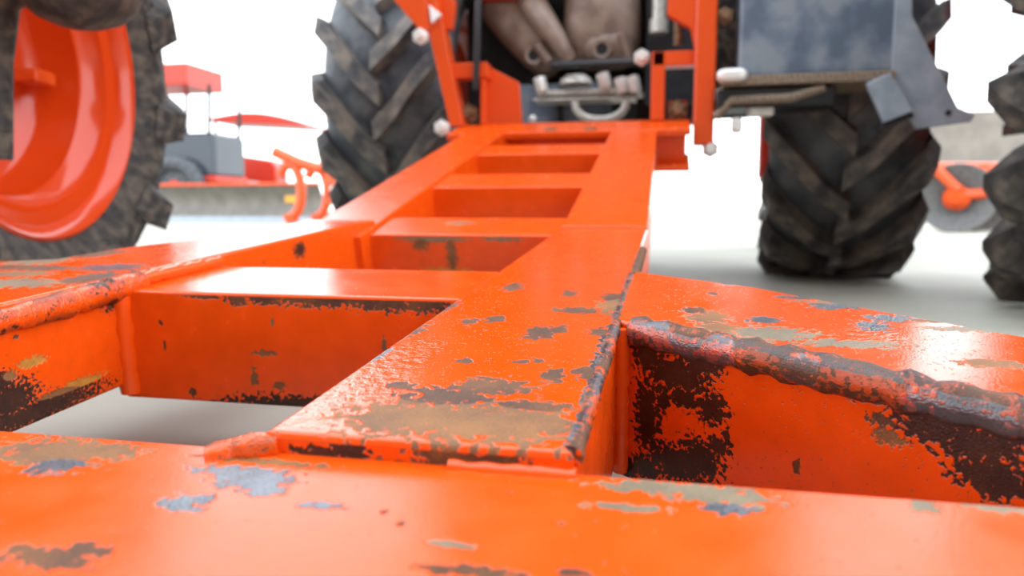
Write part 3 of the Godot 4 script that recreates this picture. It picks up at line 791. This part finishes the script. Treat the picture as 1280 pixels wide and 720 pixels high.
# ---------------------------------------------------------------- the blue-grey box hung on the tractor
func build_box() -> void:
	var t := thing("steel_box", "blue-grey steel box with a rusty lower lip, hung before the tractor tyre", "box", Vector3(0.32, 0.0, -1.9))
	var I := t.transform.affine_inverse()
	var face := Transform3D(Basis(Vector3(1, 0, 0), Vector3(0, 0, 1), Vector3(0, -1, 0)), Vector3(0, 0, -1.9))
	var b := Mb.new()
	b.box(Vector3(0.345, 0.42, 0.16), moved(0.322, 0.748, -1.98), 0.006)
	part("box_body", b, [M.blue_steel], t, I)
	b = Mb.new()
	b.slab(poly([0.11, 0.0, 0.495, 0.0, 0.5, 0.19, 0.11, 0.19]), 0.012, -0.012, 0.004)
	part("rusty_lip", b, [M.rusty_lip], t, I * moved(0, 0.527, -1.885))
	b = Mb.new()
	b.box(Vector3(0.27, 0.045, 0.13), moved(0.235, 0.487, -1.96), 0.004)
	part("lower_channel", b, [M.black], t, I)
	b = Mb.new()
	b.tube([Vector3(0.1, 0.445, -1.91), Vector3(0.135, 0.482, -1.9), Vector3(0.27, 0.484, -1.9), Vector3(0.345, 0.505, -1.9)], [0.012, 0.012, 0.013, 0.011], 8)
	part("bent_strap", b, [M.rusty_lip], t, I)
	b = Mb.new()
	b.box(Vector3(0.06, 0.035, 0.03), moved(0.205, 0.462, -1.92), 0.004)
	part("strap_clip", b, [M.zinc], t, I)
	b = Mb.new()
	b.box(Vector3(0.075, 0.42, 0.1), moved(0.12, 0.74, -2.05), 0.004)
	part("side_flange", b, [M.muddy], t, I)
	for p in [Vector3(0.133, 0.538, -1.88), Vector3(0.15, 0.425, -1.92)]:
		b = Mb.new()
		b.blob(p, Vector3(0.036, 0.016, 0.02) if p.y > 0.5 else Vector3(0.014, 0.02, 0.014), Transform3D(), 0.6, 14)
		part("strap_bolt", b, [M.bolt], t, I)
	b = Mb.new()
	b.slab(poly([0.488, 0.95, 0.51, 0.95, 0.525, 0.66, 0.632, 0.452, 0.668, 0.435, 0.66, 0.418, 0.548, 0.405, 0.53, 0.43, 0.488, 0.53]), 0.006, -0.006, 0.002, face)
	part("stay_plate", b, [M.pale_steel], t, I)
	b = Mb.new()
	b.lathe([Vector2(0.001, 0.009), Vector2(0.006, 0.009), Vector2(0.007, 0.005)], 12, moved(0.612, 0.44, -1.9, Vector3(0, -PI / 2, 0)))
	part("stay_hole", b, [M.black], t, I)
	b = Mb.new()
	b.slab(poly([0.428, 0.508, 0.478, 0.528, 0.53, 0.442, 0.47, 0.418]), 0.01, -0.008, 0.002, Transform3D(face.basis, Vector3(0, 0, -1.872)))
	part("stay_tab", b, [M.pale_steel], t, I)
	b = Mb.new()
	b.slab(poly([0.466, 0.418, 0.53, 0.442, 0.534, 0.43, 0.468, 0.404]), 0.0, -0.05, 0.002, Transform3D(face.basis, Vector3(0, 0, -1.87)))
	part("tab_foot", b, [M.dark], t, I)


# ---------------------------------------------------------------- wheels of the machines on either side
func build_side_wheels() -> void:
	var tr := thing("parked_tractor", "neighbouring tractor of which a muddy lugged wheel with orange rim is seen", "tractor", Vector3(-1.254, 0.0, -1.168), 0.21)
	var t := Node3D.new()
	t.name = "front_wheel"
	tr.add_child(t, true)
	var R := 0.5
	var w := 0.28
	var rr := 0.33
	var up := moved(0, R, 0)
	part_of("tyre", tyre_mesh(R, rr, w, M.muddy), t, up)
	part_of("rim", rim_mesh(rr, w, -0.07, M.rim), t, up)
	for q in [[0.0, 1.0], [2.1, 1.0], [4.2, 1.0]]:
		var c := Mb.new()
		c.box(Vector3(0.05, 0.07, 0.03), Transform3D(Basis(Vector3.RIGHT, q[0] + 0.5), Vector3.ZERO) * moved(-0.03, 0.2, 0), 0.005)
		part("clamp_lug", c, [M.dull_orange], t, up)
	var b := Mb.new()
	b.lathe([Vector2(0.001, 0.01), Vector2(0.05, 0.01), Vector2(0.055, 0.0), Vector2(0.06, -0.06)], 24)
	part("hub", b, [M.red], t, up)
	for i in 6:
		b = Mb.new()
		b.lathe([Vector2(0.001, -0.03), Vector2(0.011, -0.03), Vector2(0.012, -0.035), Vector2(0.012, -0.06)], 6, Transform3D(Basis(Vector3.RIGHT, TAU * i / 6), Vector3.ZERO) * moved(0, 0.085, 0))
		part("wheel_bolt", b, [M.red], t, up)
	add_lugs(t, moved(0, R, 0, Vector3(0.07, 0, 0)), R, rr, w, 12, 0.085, M.muddy, 2.0)
	b = Mb.new()
	b.blob(Vector3(-0.888, 0.575, -1.0), Vector3(0.085, 0.08, 0.09), Transform3D(), 0.85)
	b.tube([Vector3(-0.88, 0.62, -1.0), Vector3(-0.99, 0.605, -1.0), Vector3(-1.035, 0.54, -1.0), Vector3(-1.05, 0.45, -1.0), Vector3(-1.06, 0.3, -1.0)], [0.07, 0.05, 0.03, 0.026, 0.024], 12)
	part("axle_case", b, [M.muddy], tr, tr.transform.affine_inverse())

	tr = thing("parked_tractor", "tractor beyond the blue-grey box, only its dark worn lugged tyre seen edge-on", "tractor", Vector3(1.0, 0.0, -1.9), -0.39)
	t = Node3D.new()
	t.name = "front_wheel"
	tr.add_child(t, true)
	R = 0.62
	w = 0.4
	part_of("tyre", tyre_mesh(R, 0.36, w, M.muddy), t, moved(0, R, 0))
	part_of("rim", rim_mesh(0.36, w, 0.0, M.orange), t, moved(0, R, 0))
	add_lugs(t, moved(0, R, 0), R, 0.36, w, 20, 0.045, M.muddy, 4.6)


# ---------------------------------------------------------------- far machines
func far_tractor(called: String, label: String, at: Vector3, turn: float, o := {}) -> void:
	var t := thing(called, label, "tractor", at, turn)
	var b := Mb.new()
	var body: Material = o.get("body", M.red)
	# along +x is forward
	b.slab(poly([0.1, 0.75, 0.1, 1.42, 0.5, 1.45, 1.4, 1.32, 1.55, 1.15, 1.55, 0.75]), 0.3, -0.3, 0.06, Transform3D(Basis(Vector3(1, 0, 0), Vector3(0, 0, 1), Vector3(0, -1, 0)), Vector3.ZERO))
	part("bonnet", b, [body], t)
	b = Mb.new()
	b.box(Vector3(1.5, 0.35, 0.4), moved(0.7, 0.65, 0), 0.04)
	part("chassis", b, [M.dark], t)
	b = Mb.new()
	b.box(Vector3(1.25, 0.85, 1.1), moved(-0.6, 1.25, 0), 0.08)
	part("cab_body", b, [M.glass_dark], t)
	b = Mb.new()
	b.box(Vector3(1.3, 0.12, 1.15), moved(-0.6, 0.8, 0), 0.03)
	part("sill", b, [body], t)
	var top: float = o.get("roof", 2.3)
	for x in [-1.1, o.get("post", 0.05)]:
		for z in [-0.5, 0.5]:
			b = Mb.new()
			b.tube([Vector3(x, 1.5, z), Vector3(x - 0.06, top, z)], [0.04], 8)
			part("canopy_post", b, [M.dark], t)
	b = Mb.new()
	var x0: float = o.get("roof_from", -0.35)
	var x1: float = o.get("roof_to", 1.95)
	var thick: float = o.get("roof_thick", 0.2)
	var arch := []
	for i in 9:
		var f := i / 8.0
		arch.append(Vector2(lerpf(x0, x1, f), top + thick if o.has("block") else top + 0.03 + thick * sin(PI * minf(1.0, f * 0.9 + 0.08)) - 0.12 * f))
	for i in range(8, -1, -1):
		var f := i / 8.0
		arch.append(Vector2(lerpf(x0, x1, f), top - (0.0 if o.has("block") else 0.14 * f)))
	b.slab(PackedVector2Array(arch), 0.6, -0.6, 0.03, Transform3D(Basis(Vector3(1, 0, 0), Vector3(0, 0, 1), Vector3(0, -1, 0)), Vector3.ZERO))
	part("canopy", b, [body], t)
	for q in [[-0.45, 0.62, 0.36], [1.15, 0.42, 0.24]]:
		for s in [-1, 1]:
			b = Mb.new()
			b.lathe(tyre_like(q[1], q[2]), 28)
			var wheel := part("wheel", b, [M.grey if q[1] < 0.5 else M.rubber], t, moved(q[0], q[1], s * 0.62, Vector3(0, PI / 2, 0)))
			b = Mb.new()
			b.lathe([Vector2(0.001, 0.1), Vector2(q[1] * 0.2, 0.1), Vector2(q[1] * 0.3, 0.05), Vector2(q[1] * 0.55, 0.07), Vector2(q[1] * 0.58, 0.03)], 20)
			b.lathe([Vector2(0.001, -0.1), Vector2(q[1] * 0.2, -0.1), Vector2(q[1] * 0.3, -0.05), Vector2(q[1] * 0.55, -0.07), Vector2(q[1] * 0.58, -0.03)], 20)
			part("rim", b, [body], wheel)
	b = Mb.new()
	b.box(Vector3(0.03, 0.16, 0.22), moved(1.56, 1.0, 0), 0.02)
	part("grille", b, [M.dark], t)
	b = Mb.new()
	b.lathe([Vector2(0.001, -0.02), Vector2(0.16, -0.02), Vector2(0.19, 0.0), Vector2(0.16, 0.02), Vector2(0.001, 0.02)], 20, moved(-0.05, 1.72, 0, Vector3(0, 0, 1.0)))
	part("steering_wheel", b, [M.black], t)


func build_far() -> void:
	far_tractor("far_tractor", "distant red tractor with a low canopy over its bonnet, behind the tan blade", Vector3(-10.2, 0, -15.4), 0.06, {"body": M.red, "roof_from": 0.2, "roof_to": 2.4, "post": 0.3, "roof": 2.15})
	far_tractor("far_tractor", "distant tractor with a tall red roof, half hidden by the muddy orange-rimmed wheel", Vector3(-9.7, 0, -13.2), PI, {"body": M.red, "roof": 2.56, "roof_from": -0.75, "roof_to": 1.5, "roof_thick": 0.4, "block": true, "post": 0.1})
	# levelling blade
	var t := thing("levelling_blade", "long tan steel levelling blade standing on the yard beside the muddy wheel", "blade", Vector3(-7.74, 0, -11.7))
	var b := Mb.new()
	var curve := []
	for i in 9:
		var f := i / 8.0
		curve.append(Vector2(0.16 * sin(f * PI) + 0.06 * f, 0.02 + f * 0.62))
	for i in range(8, -1, -1):
		var f := i / 8.0
		curve.append(Vector2(0.16 * sin(f * PI) + 0.06 * f + 0.03, 0.02 + f * 0.62))
	b.slab(PackedVector2Array(curve), 1.84, -1.84, 0.006, Transform3D(Basis(Vector3(0, 0, -1), Vector3(1, 0, 0), Vector3(0, -1, 0)), Vector3.ZERO), {"k": 1})
	part("blade_plate", b, [M.blade], t)
	b = Mb.new()
	b.box(Vector3(3.7, 0.05, 0.08), moved(0, 0.66, -0.08), 0.012)
	part("top_edge", b, [M.dull_orange], t)
	b = Mb.new()
	b.box(Vector3(3.68, 0.1, 0.025), moved(0, 0.05, 0.02), 0.004)
	part("cutting_edge", b, [M.pale_steel], t)
	b = Mb.new()
	b.box(Vector3(0.2, 0.12, 0.01), moved(1.25, 0.4, -0.16), 0.004)
	part("maker_plate", b, [M.yellow], t)
	for x in [-1.2, 0.0, 1.2]:
		b = Mb.new()
		b.slab(poly([0.0, 0.0, -0.3, 0.0, -0.12, 0.55, 0.0, 0.6]), 0.02, -0.02, 0.004, Transform3D(Basis(Vector3(0, 0, 1), Vector3(1, 0, 0), Vector3(0, -1, 0)), Vector3(x, 0.01, -0.2)))
		part("stiffener", b, [M.blade], t)
	# spring-tine cultivator
	t = thing("tine_cultivator", "orange spring-tine cultivator with curled tines at the end of the blade", "cultivator", Vector3(-4.95, 0, -9.5))
	b = Mb.new()
	b.tube([Vector3(-0.45, 1.02, 0.05), Vector3(-0.1, 0.86, 0.0), Vector3(0.2, 0.78, 0.0), Vector3(0.42, 0.9, 0.0)], [0.08], 8)
	b.tube([Vector3(-0.15, 0.86, 0.0), Vector3(-0.15, 0.84, -1.4)], [0.05], 8)
	b.tube([Vector3(0.3, 0.82, 0.0), Vector3(0.3, 0.82, -1.4)], [0.05], 8)
	part("tool_frame", b, [M.orange], t)
	for q in [Vector3(-0.2, 0.12, 0.0), Vector3(0.3, 0.1, -0.25), Vector3(-0.2, 0.12, -0.8), Vector3(0.3, 0.1, -1.1)]:
		var path := []
		for i in 19:
			var a := lerpf(2.5, -1.9, i / 18.0)
			path.append(Vector3(q.x - 0.05 + cos(a) * 0.17, 0.48 + sin(a) * 0.36, q.z))
		path.append(Vector3(q.x - 0.05, 0.06, q.z))
		path.append(Vector3(q.x + 0.04, 0.01, q.z))
		b = Mb.new()
		b.tube(path, [0.07], 8)
		part("spring_tine", b, [M.orange], t)
	b = Mb.new()
	b.box(Vector3(0.16, 0.16, 0.1), moved(0.4, 0.62, 0.05), 0.02)
	b.tube([Vector3(0.4, 0.85, 0.03), Vector3(0.32, 0.6, 0.03), Vector3(0.42, 0.42, 0.03), Vector3(0.36, 0.3, 0.03)], [0.06, 0.06, 0.055, 0.05], 10)
	part("tine_clamp", b, [M.orange], t)
	b = Mb.new()
	b.lathe([Vector2(0.001, 0.03), Vector2(0.04, 0.03), Vector2(0.045, 0.0)], 12, moved(0.45, 0.5, 0.1, Vector3(0, -PI / 2, 0)))
	part("clamp_bolt", b, [M.bolt], t)
	# disc harrow
	t = thing("disc_harrow", "orange disc harrow with grey round discs, beside the bigger tractor tyre", "disc harrow", Vector3(2.69, 0, -8.0))
	for i in 4:
		b = Mb.new()
		b.lathe([Vector2(0.001, 0.05), Vector2(0.1, 0.045), Vector2(0.25, 0.015), Vector2(0.33, -0.02), Vector2(0.325, -0.028), Vector2(0.25, 0.005), Vector2(0.001, 0.04)], 40)
		var x := 0.0 if i == 0 else 0.28 * i
		var d := part("disc", b, [M.disc], t, moved(x, 0.33, 0.05 - 0.45 * i, Vector3(0, 1.2, 0)))
		b = Mb.new()
		b.lathe([Vector2(0.33, -0.018), Vector2(0.336, -0.024), Vector2(0.33, -0.03), Vector2(0.322, -0.03)], 40)
		part("disc_edge", b, [M.blade], d)
		b = Mb.new()
		b.lathe([Vector2(0.001, -0.16), Vector2(0.05, -0.16), Vector2(0.06, -0.13), Vector2(0.12, -0.07), Vector2(0.12, -0.02)], 16)
		part("hub", b, [M.orange], d)
	b = Mb.new()
	b.tube([Vector3(0.02, 0.36, 0.14), Vector3(0.35, 0.38, 0.1), Vector3(0.8, 0.38, -0.2)], [0.05], 8)
	part("gang_shaft", b, [M.orange], t)
	b = Mb.new()
	b.tube([Vector3(-0.28, 0.62, 0.0), Vector3(0.9, 0.62, -0.2)], [0.06], 8)
	b.tube([Vector3(-0.2, 0.62, 0.02), Vector3(-0.02, 0.4, 0.14)], [0.05], 8)
	b.tube([Vector3(0.25, 0.64, 0.02), Vector3(0.24, 0.36, 0.12)], [0.05], 8)
	b.tube([Vector3(-0.28, 0.62, 0.0), Vector3(-0.28, 0.5, -1.2)], [0.05], 8)
	b.tube([Vector3(0.9, 0.62, -0.2), Vector3(0.9, 0.5, -1.4)], [0.05], 8)
	part("gang_frame", b, [M.orange], t)
	for q in [Vector3(0.45, 0.5, 0.0), Vector3(0.62, 0.5, -0.05)]:
		b = Mb.new()
		b.box(Vector3(0.08, 0.14, 0.08), moved(q.x, q.y, q.z), 0.01)
		b.tube([q + Vector3(0, -0.05, 0), q + Vector3(0.02, -0.3, 0), q + Vector3(-0.02, -0.48, 0)], [0.03], 8)
		part("scraper", b, [M.red], t)


func setting() -> void:
	var b := Mb.new()
	b.slab(poly([-60, -30, 60, -30, 60, 90, -60, 90]), 0.0, -0.3, 0.0)
	var g := part("ground", b, [M.concrete], self)
	g.set_meta("kind", "structure")
	g.set_meta("label", "pale concrete yard under all the machines")
	b = Mb.new()
	b.box(Vector3(12.0, 0.12, 8.0), moved(-1.0, 3.7, 5.4), 0.02)
	var roof := part("ceiling", b, [M.roof], self)
	roof.set_meta("kind", "structure")
	roof.set_meta("label", "grey roof of the open shed over the photographer")
	b = Mb.new()
	b.box(Vector3(12.0, 3.7, 0.2), moved(-1.0, 1.85, 9.3), 0.02)
	var rear := part("wall_rear", b, [M.roof], self)
	rear.set_meta("kind", "structure")
	rear.set_meta("label", "grey rear wall of the open shed behind the photographer")
	b = Mb.new()
	b.box(Vector3(9.0, 2.1, 0.4), moved(9.2, 1.05, -16.2), 0.02)
	var wl := part("wall_back", b, [M.wall], self)
	wl.set_meta("kind", "structure")
	wl.set_meta("label", "low tan wall beyond the disc harrow")


func _ready() -> void:
	# camera
	var cam := Camera3D.new()
	cam.name = "camera"
	add_child(cam)
	cam.transform = Transform3D(Basis.from_euler(Vector3(deg_to_rad(-6.0477), deg_to_rad(12.1346), 0)), Vector3(0, 0.22, 0))
	cam.near = 0.02
	cam.far = 300.0
	var lens := CameraAttributesPhysical.new()
	lens.frustum_focal_length = 30.833
	lens.frustum_focus_distance = 0.40
	lens.frustum_near = 0.02
	lens.frustum_far = 300.0
	lens.exposure_aperture = 9.0
	cam.attributes = lens
	cam.fov = 42.5266
	cam.current = true
	# sky and exposure
	var env := Environment.new()
	env.background_mode = Environment.BG_SKY
	var sky := ProceduralSkyMaterial.new()
	sky.sky_top_color = Color(0.93, 0.96, 1.0)
	sky.sky_horizon_color = Color(1.0, 1.0, 1.0)
	sky.ground_bottom_color = Color(0.7, 0.68, 0.64)
	sky.ground_horizon_color = Color(0.9, 0.9, 0.88)
	sky.sky_energy_multiplier = 1.0
	env.sky = Sky.new()
	env.sky.sky_material = sky
	env.tonemap_mode = Environment.TONE_MAPPER_LINEAR
	env.tonemap_exposure = 4.0
	env.sdfgi_enabled = true
	env.ssao_enabled = true
	env.ssil_enabled = true
	var we := WorldEnvironment.new()
	we.name = "world_environment"
	we.environment = env
	add_child(we)
	# the frame's two planes, from the foot of the camera on the near plates
	var d1 := Vector3(0, sin(NEAR_TILT), -cos(NEAR_TILT))
	var n1 := Vector3(0, cos(NEAR_TILT), sin(NEAR_TILT))
	near_plane = Transform3D(Basis(Vector3.RIGHT, n1, -d1), Vector3(0, 0.22, 0) - n1 * 0.1)
	var d2 := Vector3(0, sin(FAR_TILT), -cos(FAR_TILT))
	var n2 := Vector3(0, cos(FAR_TILT), sin(FAR_TILT))
	far_plane = Transform3D(Basis(Vector3.RIGHT, n2, -d2), near_plane * Vector3(0, 0, -1.0))
	make_materials()
	setting()
	build_frame()
	build_tractor()
	build_box()
	build_side_wheels()
	build_far()
